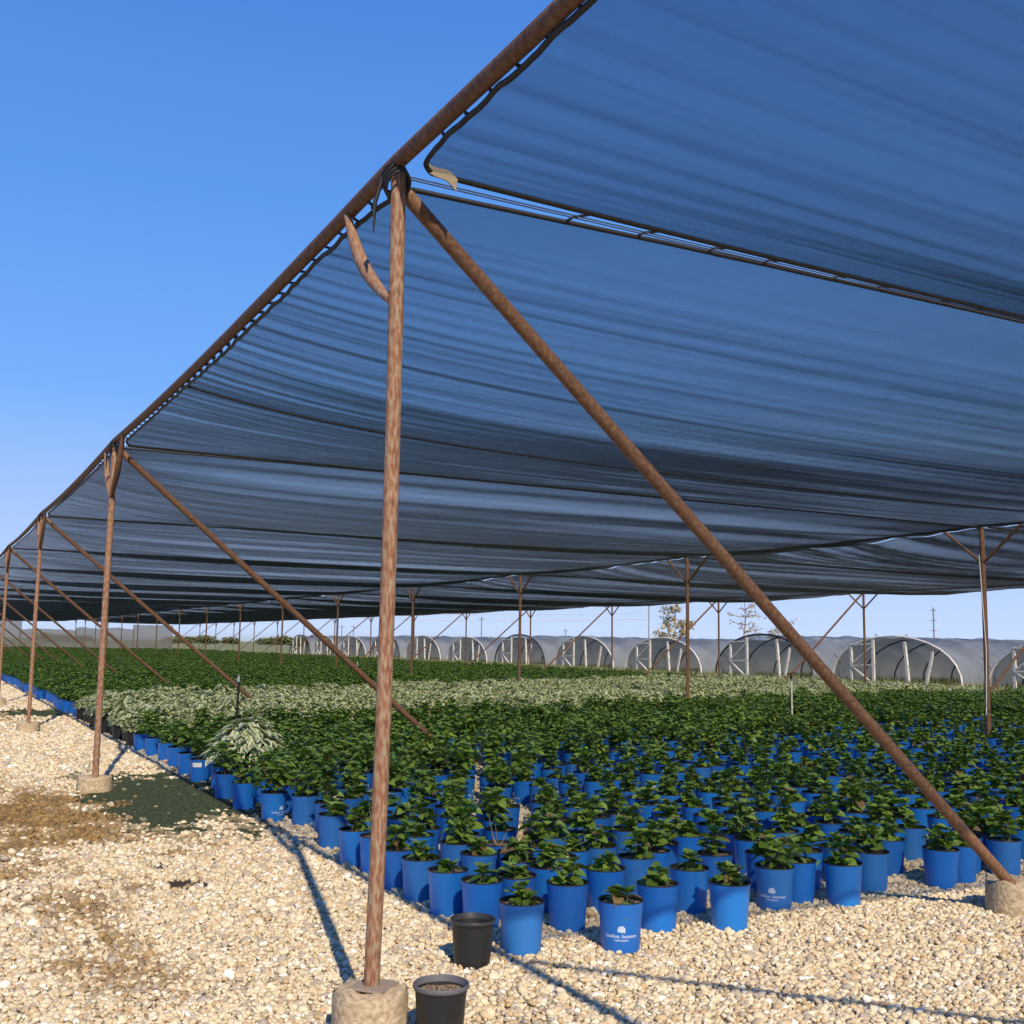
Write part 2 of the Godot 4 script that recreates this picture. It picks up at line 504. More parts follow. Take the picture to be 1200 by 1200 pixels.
func cloth_panel(k: int, bay: int, nu: int, nt: int, clips: bool) -> void:
	var za := row_z(k) - 0.02
	var zb := row_z(k + 1) + 0.02
	if k < 0:
		za = -0.78
	var xa := X0 + BAY * bay + (0.020 if bay == 0 else 0.03)
	var xb := X0 + BAY * (bay + 1) - (0.03 if bay == 0 else -0.1)
	var mb := MB.new()
	var tile := 0.006 if k < 1 else (0.012 if k < 3 else 0.03)
	var pos := []
	for a in nu + 1:
		var u := float(a) / nu
		u = lerpf(u * u, u, 0.55)
		var col := []
		for b in nt + 1:
			var t := float(b) / nt
			var z := lerpf(za, zb, t)
			# the hem curves back at the corners and scallops between the clips
			var corner := 0.10 * exp(-minf(t, 1.0 - t) * 30.0)
			var scal := 0.007 * absf(sin(PI * z / 0.42))
			var xl := xa + (scal + corner) * (1.0 if bay == 0 else 0.0)
			var zc := 0.085 * exp(-u * 7.0)
			var z2 := z + (zc if t > 0.5 else -zc) * exp(-minf(t, 1.0 - t) * 12.0)
			var x := lerpf(xl, xb, u)
			col.append(Vector3(x, cloth_y(u if bay == 0 else 1.0 - u * 0.97, t, x, z, k), z2))
		pos.append(col)
	var nor := []
	for a in nu + 1:
		var col := []
		for b in nt + 1:
			var du: Vector3 = pos[mini(a + 1, nu)][b] - pos[maxi(a - 1, 0)][b]
			var dt: Vector3 = pos[a][mini(b + 1, nt)] - pos[a][maxi(b - 1, 0)]
			var nn := du.cross(dt).normalized()
			col.append(nn if nn.y > 0 else -nn)
		nor.append(col)
	for ply in 6:
		var start := mb.v.size()
		for a in nu + 1:
			for b in nt + 1:
				var p: Vector3 = pos[a][b]
				mb.vert(p + nor[a][b] * ply * tile * 0.0078, nor[a][b], Color.WHITE, Vector2(p.x / tile, p.z / tile))
		for a in nu:
			for b in nt:
				var i0 := start + a * (nt + 1) + b
				mb.quad(i0, i0 + nt + 1, i0 + nt + 2, i0 + 1)
	var lb := ("black shade cloth panel from the edge to the forked posts, %s post to %s" if bay == 0 else "black shade cloth panel over the far half, %s braced post to %s") % [nth(k), nth(k + 1)]
	if k == -1 and bay == 1:
		lb = "black shade cloth panel of the far half with a free hem"
	if k == -1 and bay == 0:
		lb = "black shade cloth panel with a free hem over the open gravel"
	elif k == 0 and bay == 0:
		lb = "black shade cloth panel above the front blue pots and the first brace"
	var t := thing("shade_cloth", Vector3.ZERO, lb, "shade cloth", "shade cloth panels of the roof")
	obj("fabric", mb.mesh(), M.cloth, t)
	# hems
	var ends := [[], []]
	for a in nu + 1:
		ends[0].append(pos[a][0] + Vector3(0, -0.004, 0)); ends[1].append(pos[a][nt] + Vector3(0, -0.004, 0))
	for e in 2:
		obj("hem", rope(ends[e], 0.012, 6), M.black, t)
	var side := []
	for b in nt + 1:
		side.append(pos[0 if bay == 0 else nu][b] + Vector3(0, -0.004, 0))
	obj("hem", rope(side, 0.012, 6), M.black, t)
	if clips and bay == 0:
		var q := 0
		var z := za - 0.36
		while z > zb + 0.3:
			var tt := (z - row_z(k)) / (-STEP)
			var cb := MB.new()
			tube(cb, [Vector3(X0 + 0.02, pipe_y(clampf(tt, 0, 1)) - 0.03, z), Vector3(X0 + 0.045, H - 0.02, z), Vector3(xa + 0.01, cloth_y(0, (z - za) / (zb - za), xa, z, k), z + 0.01)], 0.008, 5)
			obj("clip", cb.mesh(), M.black, t)
			z -= 0.21
			q += 1
	# support wire that creases the panel
	if k == 0:
		var wires := []
		for a in nu + 1:
			var b := int(round(nt * 0.56))
			wires.append(pos[a][b] + Vector3(0, -0.012, 0))
		obj("support_wire", rope(wires, 0.011, 5), M.black, t)

func row_cables() -> void:
	for k in range(-1, ROWS + 1):
		for bay in 2:
			if k < 0 and bay == 1:
				continue
			var xa := X0 + BAY * bay
			var t := thing("row_cable", Vector3(xa, 0, row_z(k)), ("twin steel cables in the lacing gap from the %s edge post inward" if bay == 0 else "twin steel cables in the lacing gap from the %s forked post outward") % nth(k) if k >= 0 else "steel cable spanning the open bay ahead of the cloth", "cable", "row cables")
			for s in [-1, 1]:
				var mb := MB.new()
				tube(mb, bent(Vector3(0.04, H - 0.02, 0.012 * s), Vector3(BAY - 0.03, H - 0.02, 0.012 * s), Vector3(0, -0.015, 0), 8), 0.0035, 5)
				obj("cable", mb.mesh(), M.wire, t)
			if k >= 0 and k < 3:
				var x := 0.9
				while x < BAY - 0.3:
					var gap := 0.03 + 0.085 * exp(-x / BAY * 7.0)
					var lb := MB.new()
					var y := H - 0.025
					tube(lb, [Vector3(x, y, -gap), Vector3(x + 0.02, y + 0.012, -gap * 0.3), Vector3(x + 0.05, y, gap * 0.6), Vector3(x + 0.07, y + 0.006, gap)], 0.007, 5)
					obj("lacing", lb.mesh(), M.black, t)
					x += 0.40 + 0.1 * sin(x * 7.0)

# ---------------------------------------------------------------- plants
var leaf_shapes := []   # unit leaves along +x, up y: each [verts, normals, tris, rim flags]

func make_leaf_shape(fold: float, curl: float, mid: float, wid: float) -> Dictionary:
	var st := [[0.0, 0.0], [0.17, mid * 0.74], [0.45, mid], [0.76, mid * 0.70], [1.0, 0.0]]
	var vs := PackedVector3Array()
	var rim := PackedByteArray()
	for s in st:
		var y: float = -curl * s[0] * s[0]
		if s[1] == 0.0:
			vs.append(Vector3(s[0], y, 0)); rim.append(0 if s[0] == 0.0 else 1)
		else:
			var w: float = s[1] * wid
			vs.append(Vector3(s[0], y + fold * w, -w)); rim.append(1)
			vs.append(Vector3(s[0], y, 0)); rim.append(0)
			vs.append(Vector3(s[0], y + fold * w, w)); rim.append(1)
	var tris := [[0, 1, 2], [0, 2, 3], [1, 4, 5], [1, 5, 2], [2, 5, 6], [2, 6, 3], [4, 7, 8], [4, 8, 5], [5, 8, 9], [5, 9, 6], [7, 10, 8], [8, 10, 9]]
	var ns := PackedVector3Array()
	ns.resize(vs.size())
	for t in tris:
		var nn: Vector3 = (vs[t[1]] - vs[t[0]]).cross(vs[t[2]] - vs[t[0]])
		if nn.y < 0:
			nn = -nn
		for q in t:
			ns[q] += nn
	for q in ns.size():
		ns[q] = ns[q].normalized()
	return {"v": vs, "n": ns, "t": tris, "rim": rim}

func add_leaf(mb: MB, shape: Dictionary, xf: Transform3D, col: Color, edge: Color) -> void:
	var b := mb.v.size()
	var vs: PackedVector3Array = shape.v
	for q in vs.size():
		mb.vert(xf * vs[q], (xf.basis * shape.n[q]).normalized(), edge if shape.rim[q] else col)
	for t in shape.t:
		mb.tri(b + t[0], b + t[1], b + t[2])

func leaf_frame(dir: Vector3, len_: float, roll := 0.0) -> Basis:
	var d := dir.normalized()
	var z := d.cross(Vector3.UP)
	if z.length() < 0.05:
		z = Vector3.BACK
	z = z.normalized()
	z = z.rotated(d, roll)
	var up := z.cross(d).normalized()
	return Basis(d * len_, up * len_, z * len_)

func green(r: RandomNumberGenerator, young := 0.0) -> Color:
	var a := r.randf()
	var c := Color(0.085, 0.155, 0.022).lerp(Color(0.25, 0.37, 0.06), a * a)
	c = c.lerp(Color(0.20, 0.33, 0.07), young * r.randf())
	if r.randf() < 0.02:
		c = Color(0.20, 0.14, 0.06)
	return c

func grow(sd: int, stems: int, tall: float, spread: float, size: float, base_y: float) -> Dictionary:
	# a leafy shrub: stems with pairs of leaves and a rosette at each tip
	var r := RandomNumberGenerator.new()
	r.seed = sd
	var out := {"stems": [], "leaves": []}
	for s in stems:
		var a := TAU * (s + r.randf_range(-0.3, 0.3)) / stems
		var tilt := r.randf_range(0.15, 1.0) * spread
		if s == 0:
			tilt *= 0.3
		var top := Vector3(cos(a) * tilt, base_y + tall * r.randf_range(0.55, 1.0), sin(a) * tilt)
		var foot := Vector3(cos(a) * 0.015, base_y - 0.01, sin(a) * 0.015)
		var mid := foot.lerp(top, 0.5) + Vector3(cos(a), 0, sin(a)) * tilt * 0.15
		out.stems.append([foot, mid, top])
		var nodes := int(clampf(tall / 0.06, 2, 4))
		var turn := r.randf() * TAU
		for q in nodes:
			var f := 0.35 + 0.65 * (q + 0.3) / nodes
			var at := foot.lerp(mid, f * 2.0) if f < 0.5 else mid.lerp(top, f * 2.0 - 1.0)
			turn += PI * 0.5 + r.randf_range(-0.3, 0.3)
			for side in 2:
				var an := turn + PI * side
				var dir := Vector3(cos(an), r.randf_range(-0.35, 0.6), sin(an)) + Vector3(cos(a), 0, sin(a)) * 0.35
				var l := size * r.randf_range(0.75, 1.15)
				out.leaves.append([Transform3D(leaf_frame(dir, l, r.randf_range(-0.6, 0.6)), at), r.randi() % 4, green(r, 0.15)])
		for q in 5:
			var an := turn + q * 2.4
			var dir := Vector3(cos(an), r.randf_range(0.3, 1.1), sin(an))
			var l := size * r.randf_range(0.45, 0.85)
			out.leaves.append([Transform3D(leaf_frame(dir, l, r.randf_range(-0.5, 0.5)), top), r.randi() % 4, green(r, 0.75)])
	return out

func grow_variegated(sd: int, count: int, tall: float, spread: float, size: float, base_y: float, oval := -1) -> Dictionary:
	# a mound of arching white-edged leaves
	var r := RandomNumberGenerator.new()
	r.seed = sd
	var out := {"stems": [], "leaves": []}
	for q in count:
		var a := r.randf() * TAU
		var f := sqrt(r.randf())
		var at := Vector3(cos(a) * spread * f * 0.8, base_y + tall * (1.0 - 0.75 * f * f) * r.randf_range(0.7, 1.0), sin(a) * spread * f * 0.8)
		var dir := Vector3(cos(a + r.randf_range(-0.9, 0.9)), r.randf_range(-0.5, 0.45), sin(a + r.randf_range(-0.9, 0.9)))
		out.leaves.append([Transform3D(leaf_frame(dir, size * r.randf_range(0.7, 1.15)), at), (4 + r.randi() % 2) if oval < 0 else r.randi() % oval, Color(0.16, 0.26, 0.07).lerp(Color(0.50, 0.55, 0.28), r.randf() * 0.8)])
		if q % 6 == 0:
			out.stems.append([Vector3(0, base_y - 0.01, 0), at * 0.5, at])
	return out

func stems_mesh(g: Dictionary, r := 0.0035) -> ArrayMesh:
	var mb := MB.new()
	for s in g.stems:
		tube(mb, s, [r, r * 0.85, r * 0.6], 4, false)
	return mb.mesh()

func foliage_mesh(g: Dictionary, cream := false) -> ArrayMesh:
	var mb := MB.new()
	for l in g.leaves:
		add_leaf(mb, leaf_shapes[l[1]], l[0], l[2], Color(0.76, 0.77, 0.46) if cream else l[2])
	return mb.mesh()

var pot_mesh: ArrayMesh
var rim_mesh: ArrayMesh
var soil_mesh: ArrayMesh
const POT_R := 0.112
const POT_H := 0.245

func pot_shapes() -> void:
	var a := MB.new()
	lathe(a, [Vector2(0.0925, 0.0), Vector2(0.094, 0.012), Vector2(0.097, 0.05), Vector2(0.1035, 0.15), Vector2(0.1075, 0.20), Vector2(0.109, 0.208), Vector2(0.1115, 0.234), Vector2(POT_R, 0.2385)], 36, Vector3.ZERO, 0.0, Color.WHITE, 0.010)
	var b := MB.new()
	lathe(a, [Vector2(0.02, 0.012), Vector2(0.088, 0.010)], 36)
	pot_mesh = a.mesh()
	lathe(b, [Vector2(POT_R - 0.0006, 0.2375), Vector2(POT_R + 0.0015, 0.2405), Vector2(POT_R + 0.0005, 0.2445), Vector2(POT_R - 0.003, POT_H), Vector2(POT_R - 0.006, 0.2425), Vector2(0.1025, 0.2), Vector2(0.100, 0.17)], 36)
	rim_mesh = b.mesh()
	var s := MB.new()
	var rings := []
	for k in 5:
		var ring := []
		for j in 16:
			var an := TAU * j / 16
			var r := 0.1045 * k / 4.0
			ring.append(s.vert(Vector3(cos(an) * r, 0.224 + 0.012 * nz.get_noise_2d(cos(an) * r * 900, sin(an) * r * 900), sin(an) * r), Vector3.UP))
		rings.append(ring)
	for k in 4:
		for j in 16:
			var j2 := (j + 1) % 16
			s.quad(rings[k][j], rings[k][j2], rings[k + 1][j2], rings[k + 1][j])
	soil_mesh = s.mesh()

func bend_text(txt: String, height: float, y: float, mb: MB) -> void:
	var tm := TextMesh.new()
	var f := SystemFont.new()
	f.font_names = PackedStringArray(["Droid Serif"])
	tm.font = f
	tm.text = txt
	tm.font_size = 48
	tm.pixel_size = height / 36.0
	tm.depth = 0.0
	var arr := tm.surface_get_arrays(0)
	var vs: PackedVector3Array = arr[Mesh.ARRAY_VERTEX]
	var ix: PackedInt32Array = arr[Mesh.ARRAY_INDEX]
	var b := mb.v.size()
	for p in vs:
		var yy := y + p.y
		var r := lerpf(0.097, 0.1075, (yy - 0.05) / 0.15) + 0.0009
		var an := p.x / r
		mb.vert(Vector3(sin(an) * r, yy, cos(an) * r), Vector3(sin(an), 0, cos(an)))
	for q in range(0, ix.size(), 3):
		mb.tri(b + ix[q], b + ix[q + 1], b + ix[q + 2])

func print_mesh() -> ArrayMesh:
	var mb := MB.new()
	bend_text("Endless  Summer", 0.0150, 0.088, mb)
	bend_text("hydrangeas", 0.0095, 0.070, mb)
	# flower ball emblem: small petals round a centre
	for ring in 3:
		var count: int = [1, 6, 11][ring]
		for q in count:
			var an := TAU * q / count + ring * 0.3
			var cx: float = [0.0, 0.0085, 0.0165][ring] * cos(an)
			var cy: float = 0.118 + [0.0, 0.0085, 0.0165][ring] * sin(an)
			if ring == 2 and sin(an) < -0.75:
				continue
			var b := -1
			var ids := []
			var r := lerpf(0.097, 0.1075, (cy - 0.05) / 0.15) + 0.0009
			for w in 7:
				var wa := TAU * w / 6.0
				var px := cx + (0.0040 * cos(wa) if w < 6 else 0.0)
				var py := cy + (0.0040 * sin(wa) if w < 6 else 0.0)
				var pa := px / r
				ids.append(mb.vert(Vector3(sin(pa) * r, py, cos(pa) * r), Vector3(sin(pa), 0, cos(pa))))
			for w in 6:
				mb.tri(ids[6], ids[w], ids[(w + 1) % 6])
	return mb.mesh()

# ---------------------------------------------------------------- main
func _ready() -> void:
	rng.seed = 77
	nz.seed = 5; nz.noise_type = FastNoiseLite.TYPE_SIMPLEX_SMOOTH; nz.frequency = 0.03; nz.fractal_octaves = 3
	nzb.seed = 15; nzb.noise_type = FastNoiseLite.TYPE_SIMPLEX_SMOOTH; nzb.frequency = 0.05; nzb.fractal_octaves = 2
	# camera
	var cam := Camera3D.new()
	cam.name = "camera"
	var la := Vector3(cos(YAW), 0, sin(YAW))
	var cy := Vector3(-sin(PITCH) * sin(YAW), cos(PITCH), sin(PITCH) * cos(YAW))
	var right := la * cos(ROLL) - cy * sin(ROLL)
	var up := la * sin(ROLL) + cy * cos(ROLL)
	cam.transform = Transform3D(Basis(right, up, right.cross(up)), EYE)
	cam.fov = 2.0 * rad_to_deg(atan(600.0 / FOCAL))
	cam.near = 0.05
	cam.far = 4000.0
	add_child(cam)
	cam.current = true
	# sky, sun, exposure
	var we := WorldEnvironment.new()
	we.name = "world_environment"
	var env := Environment.new()
	env.background_mode = Environment.BG_SKY
	# clear air: one gradient by height above the horizon, the same all round
	var stops := [[-90.0, Color(0.30, 0.27, 0.21)], [-6.0, Color(0.36, 0.36, 0.33)], [-0.5, Color(0.50, 0.60, 0.78)], [0.0, Color(0.53, 0.655, 0.90)], [3.0, Color(0.44, 0.585, 0.885)], [12.5, Color(0.165, 0.385, 0.85)], [22.0, Color(0.098, 0.288, 0.745)], [33.0, Color(0.062, 0.205, 0.625)], [60.0, Color(0.036, 0.135, 0.45)], [90.0, Color(0.028, 0.11, 0.38)]]
	var pano := Image.create(512, 256, false, Image.FORMAT_RGBF)
	for y in 256:
		var el := 90.0 - 180.0 * (y + 0.5) / 256.0
		var c: Color = stops[0][1]
		for q in stops.size() - 1:
			if el >= stops[q][0]:
				c = stops[q][1].lerp(stops[q + 1][1], clampf((el - stops[q][0]) / (stops[q + 1][0] - stops[q][0]), 0.0, 1.0))
		for x in 512:
			pano.set_pixel(x, y, c)
	var sm := PanoramaSkyMaterial.new()
	sm.panorama = ImageTexture.create_from_image(pano)
	var sky := Sky.new()
	sky.sky_material = sm
	env.sky = sky
	env.background_energy_multiplier = 1.0
	env.tonemap_mode = Environment.TONE_MAPPER_LINEAR
	env.tonemap_exposure = 1.15
	env.sdfgi_enabled = true
	env.ssao_enabled = true
	env.ssil_enabled = true
	we.environment = env
	add_child(we)
	var sun := DirectionalLight3D.new()
	sun.name = "sun"
	sun.light_energy = 1.55
	sun.light_color = Color(1.0, 0.93, 0.82)
	sun.light_angular_distance = 0.5
	sun.shadow_enabled = true
	add_child(sun)
	sun.look_at_from_position(Vector3.ZERO, Vector3(1.03, -3.62, -4.5), Vector3.UP)
	materials()
	leaf_shapes = [make_leaf_shape(0.35, 0.18, 0.36, 1.0), make_leaf_shape(0.5, 0.30, 0.34, 1.0), make_leaf_shape(0.2, 0.10, 0.39, 1.0), make_leaf_shape(0.45, 0.45, 0.35, 1.0), make_leaf_shape(0.4, 0.35, 0.25, 1.0), make_leaf_shape(0.3, 0.55, 0.27, 1.0)]
	grounds()
	for k in range(-1, ROWS + 1):
		edge_post(k)
		inner_post(k, false)
		if k >= 0:
			inner_post(k, true)
	roof_beams()
	row_cables()
	for k in range(-1, ROWS):
		for bay in 2:
			var near := k < 2
			cloth_panel(k, bay, (30 if bay == 0 else 18) if near else 12, ((240 if bay == 0 else 120) if near else (110 if k < 6 else 48)) if k >= 0 else 140, k < 2)
	roof_extras()
	backdrop()
	gravel()
	pots_and_plants()
	small_things()

func sheet(called: String, x1: float, x2: float, z1: float, z2: float, y: float, m: Material, nx := 1, nzz := 1) -> MeshInstance3D:
	var mb := MB.new()
	for a in nx + 1:
		for b in nzz + 1:
			mb.vert(Vector3(lerpf(x1, x2, float(a) / nx), y, lerpf(z1, z2, float(b) / nzz)), Vector3.UP)
	for a in nx:
		for b in nzz:
			var q := a * (nzz + 1) + b
			mb.quad(q, q + nzz + 1, q + nzz + 2, q + 1)
	var o := obj(called, mb.mesh(), m)
	o.set_meta("kind", "structure")
	return o

func grounds() -> void:
	var g := sheet("ground", -1800, 1800, -2500, 600, -0.03, M.grass, 6, 6)
	g.set_meta("label", "grassy ground reaching to the horizon")
	var b := sheet("gravel_bed", -14, 31, -136, 14, 0.0, M.bed, 4, 8)
	b.set_meta("label", "pale sandy bed under the gravel")

func moss_amount(x: float, z: float) -> float:
	# wet patches of algae that grow where the roof drips by the posts
	var m := 0.0
	var n := nz.get_noise_2d(x * 45.0, z * 45.0) * 0.55 + nz.get_noise_2d(x * 160.0, z * 160.0) * 0.35
	for c in [[2.3, -11.4, 0.85, 2.35], [2.25, -24.8, 0.95, 1.5]]:
		var d := Vector2((x - c[0]) / c[2], (z - c[1]) / c[3]).length()
		m = maxf(m, 1.35 - d + n)
	return m

func stain_amount(x: float, z: float) -> float:
	var n := nz.get_noise_2d(x * 30.0 + 90.0, z * 30.0) * 0.8 + nz.get_noise_2d(x * 110.0, z * 110.0 + 40.0) * 0.5
	var m := 0.0
	for c in [[1.0, -10.4, 1.0, 2.6], [0.9, -23.5, 1.0, 1.6], [0.95, -6.4, 0.28, 1.5]]:
		var d := Vector2((x - c[0]) / c[2], (z - c[1]) / c[3]).length()
		m = maxf(m, (1.2 - d + n) * (1.0 if c[2] > 0.5 else 0.55))
	return clampf(m, 0.0, 1.0)

func gravel() -> void:
	# real stones: a few shapes of pebble, thousands of each
	var shapes := []
	for s in 5:
		var mb := MB.new()
		var r := RandomNumberGenerator.new()
		r.seed = 300 + s
		var sph := SphereMesh.new()
		sph.radius = 0.5; sph.height = 1.0; sph.radial_segments = 7; sph.rings = 3
		var arr := sph.get_mesh_arrays()
		var vs: PackedVector3Array = arr[Mesh.ARRAY_VERTEX]
		var ix: PackedInt32Array = arr[Mesh.ARRAY_INDEX]
		var sq := Vector3(1.25, 0.62 + 0.12 * (s % 3), 0.9 + 0.08 * s)
		for p in vs:
			var k := 1.0 + 0.5 * nz.get_noise_3d(p.x * 45 + s * 99, p.y * 45, p.z * 45)
			mb.vert(p * k * sq, (p / sq).normalized())
		for q in range(0, ix.size(), 3):
			if vs[ix[q]].distance_to(vs[ix[q + 1]]) > 1e-4 and vs[ix[q + 1]].distance_to(vs[ix[q + 2]]) > 1e-4 and vs[ix[q]].distance_to(vs[ix[q + 2]]) > 1e-4:
				mb.tri(ix[q], ix[q + 1], ix[q + 2])
		shapes.append(mb.mesh())
	var bufs := []
	for s in 5:
		bufs.append(PackedFloat32Array())
	var r := RandomNumberGenerator.new()
	r.seed = 4242
	var holes := [[ground_at(212, 1038), 0.13, 0.055], [ground_at(186, 1017), 0.10, 0.03], [ground_at(240, 1038), 0.06, 0.03]]
	# bands of distance: z from, z to, x from, x to, spacing
	var bands := [[-2.2, -6.2, -1.2, 8.2, 0.0212], [-6.2, -9.0, -1.0, 4.6, 0.026], [-9.0, -14.0, -1.2, 3.6, 0.032], [-14.0, -22.0, -1.5, 3.4, 0.045], [-22.0, -45.0, -2.2, 3.3, 0.085], [-45.0, -100.0, -3.0, 3.3, 0.2], [-5.6, -16.0, 3.4, 9.5, 0.06]]
	for b in bands:
		var sp: float = b[4]
		var nx := int((b[3] - b[2]) / sp)
		var nzc := int((b[0] - b[1]) / sp)
		for ix in nx:
			for iz in nzc:
				var x: float = b[2] + (ix + r.randf()) * sp
				var z: float = b[0] - (iz + r.randf()) * sp
				var moss := moss_amount(x, z)
				if moss > 0.5 and r.randf() < minf(0.985, 0.62 + moss * 0.5):
					continue
				var skip := false
				for h in holes:
					var d := Vector2((x - h[0].x) / h[1], (z - h[0].z) / (h[2] * 2.4)).length()
					if d < 1.0 + 0.5 * nz.get_noise_2d(x * 300.0, z * 300.0):
						skip = true
				if skip and r.randf() < 0.93:
					continue
				var size := sp * (0.62 + 1.05 * pow(r.randf(), 1.5))
				if sp < 0.03 and r.randf() < 0.04:
					size *= 1.5
				if sp > 0.05:
					size = minf(size, 0.07)
				var bs := Basis.from_euler(Vector3(r.randf_range(-0.7, 0.7), r.randf() * TAU, r.randf_range(-0.7, 0.7))).scaled(Vector3.ONE * size)
				var y := size * r.randf_range(0.05, 0.42)
				var a := r.randf()
				var c := Color(0.56, 0.46, 0.295).lerp(Color(0.74, 0.665, 0.495), a)
				var e := r.randf()
				if e < 0.11:
					c = Color(0.47, 0.345, 0.19).lerp(Color(0.58, 0.44, 0.27), a)
				elif e < 0.24:
					c = Color(0.40, 0.355, 0.29)
				elif e < 0.30:
					c = Color(0.78, 0.75, 0.68)
				var st := stain_amount(x, z)
				if st > 0.0 and r.randf() < st * 1.2:
					c = c.lerp(Color(0.12, 0.07, 0.02).lerp(Color(0.31, 0.19, 0.06), r.randf()), minf(0.95, 0.4 + st * 0.65))
				if moss > 0.3 and r.randf() < moss:
					c = c.lerp(Color(0.05, 0.055, 0.018), 0.75)
				var k := r.randi() % 5
				bufs[k].append_array(PackedFloat32Array([bs.x.x, bs.y.x, bs.z.x, x, bs.x.y, bs.y.y, bs.z.y, y, bs.x.z, bs.y.z, bs.z.z, z, c.r, c.g, c.b, 1.0]))
	for k in 5:
		var mm := MultiMesh.new()
		mm.transform_format = MultiMesh.TRANSFORM_3D
		mm.use_colors = true
		mm.mesh = shapes[k]
		mm.instance_count = bufs[k].size() / 16
		mm.buffer = bufs[k]
		var o := MultiMeshInstance3D.new()
		o.name = numbered("gravel")
		o.multimesh = mm
		o.material_override = M.pebble
		add_child(o, true)
		o.set_meta("kind", "stuff")
		tag(o, "cream and tan gravel stones covering the open ground", "gravel")
	# algae: a thin crust with its own ragged outline
	var patches := [[1.0, 3.4, -8.6, -14.4, 0.04], [0.8, 3.4, -22.5, -27.0, 0.08]]
	for pn in patches.size():
		var p: Array = patches[pn]
		var mb := MB.new()
		var nx := int((p[1] - p[0]) / p[4])
		var nn := int((p[2] - p[3]) / p[4])
		var ids := {}
		for a in nx:
			for b in nn:
				var x: float = p[0] + a * p[4]
				var z: float = p[2] - b * p[4]
				if moss_amount(x, z) < 0.46:
					continue
				var q := []
				for c in [[0, 0], [1, 0], [1, 1], [0, 1]]:
					var key: int = (a + c[0]) * 1000 + b + c[1]
					if not ids.has(key):
						var px: float = p[0] + (a + c[0]) * p[4]
						var pz: float = p[2] - (b + c[1]) * p[4]
						ids[key] = mb.vert(Vector3(px + 0.3 * p[4] * nz.get_noise_2d(px * 900, pz * 900), 0.010 + 0.016 * clampf(moss_amount(px, pz) - 0.45, 0.0, 1.0) + 0.006 * nz.get_noise_2d(px * 600, pz * 600), pz), Vector3.UP)
					q.append(ids[key])
				mb.quad(q[0], q[1], q[2], q[3])
		if mb.i.size() == 0:
			continue
		var o := obj("algae_patch", mb.mesh(), M.moss)
		tag(o, ["dark green algae crust on the gravel beside the second edge post", "dark algae crust by the third edge post", "dark algae crust by the fourth edge post"][pn], "algae")
		o.set_meta("kind", "stuff")
	for h in holes:
		var mb := MB.new()
		var ci := mb.vert(Vector3(h[0].x, 0.004, h[0].z), Vector3.UP)
		var ids := []
		for j in 18:
			var a := TAU * j / 18
			var k := 1.25 + 0.5 * nz.get_noise_2d(cos(a) * 40 + h[0].x * 90, sin(a) * 40)
			ids.append(mb.vert(Vector3(h[0].x + cos(a) * h[1] * k, 0.004, h[0].z + sin(a) * h[2] * 2.4 * k), Vector3.UP))
		for j in 18:
			mb.tri(ci, ids[j], ids[(j + 1) % 18])
		var o := obj("soil_spot", mb.mesh(), M.dirt)
		o.set_meta("kind", "stuff")
		tag(o, "damp dark soil showing in a bare spot of the gravel", "soil", "bare soil spots")

# ---------------------------------------------------------------- pots
func add_pot(t: Node3D) -> void:
	var p := obj("pot", pot_mesh, M.blues[t.get_index() % 4], t)
	obj("rim", rim_mesh, M.pot_black, p)
	obj("soil", soil_mesh, M.soil, t)

func in_white_band(x: float, z: float) -> bool:
	var near := maxf(-16.2 - 0.30 * (x - 2.8), -22.0)
	var far := maxf(-22.8 - 0.52 * (x - 2.8), -33.5)
	var w := 0.5 * nz.get_noise_2d(x * 40.0, z * 8.0)
	return z < near + w and z > far + w

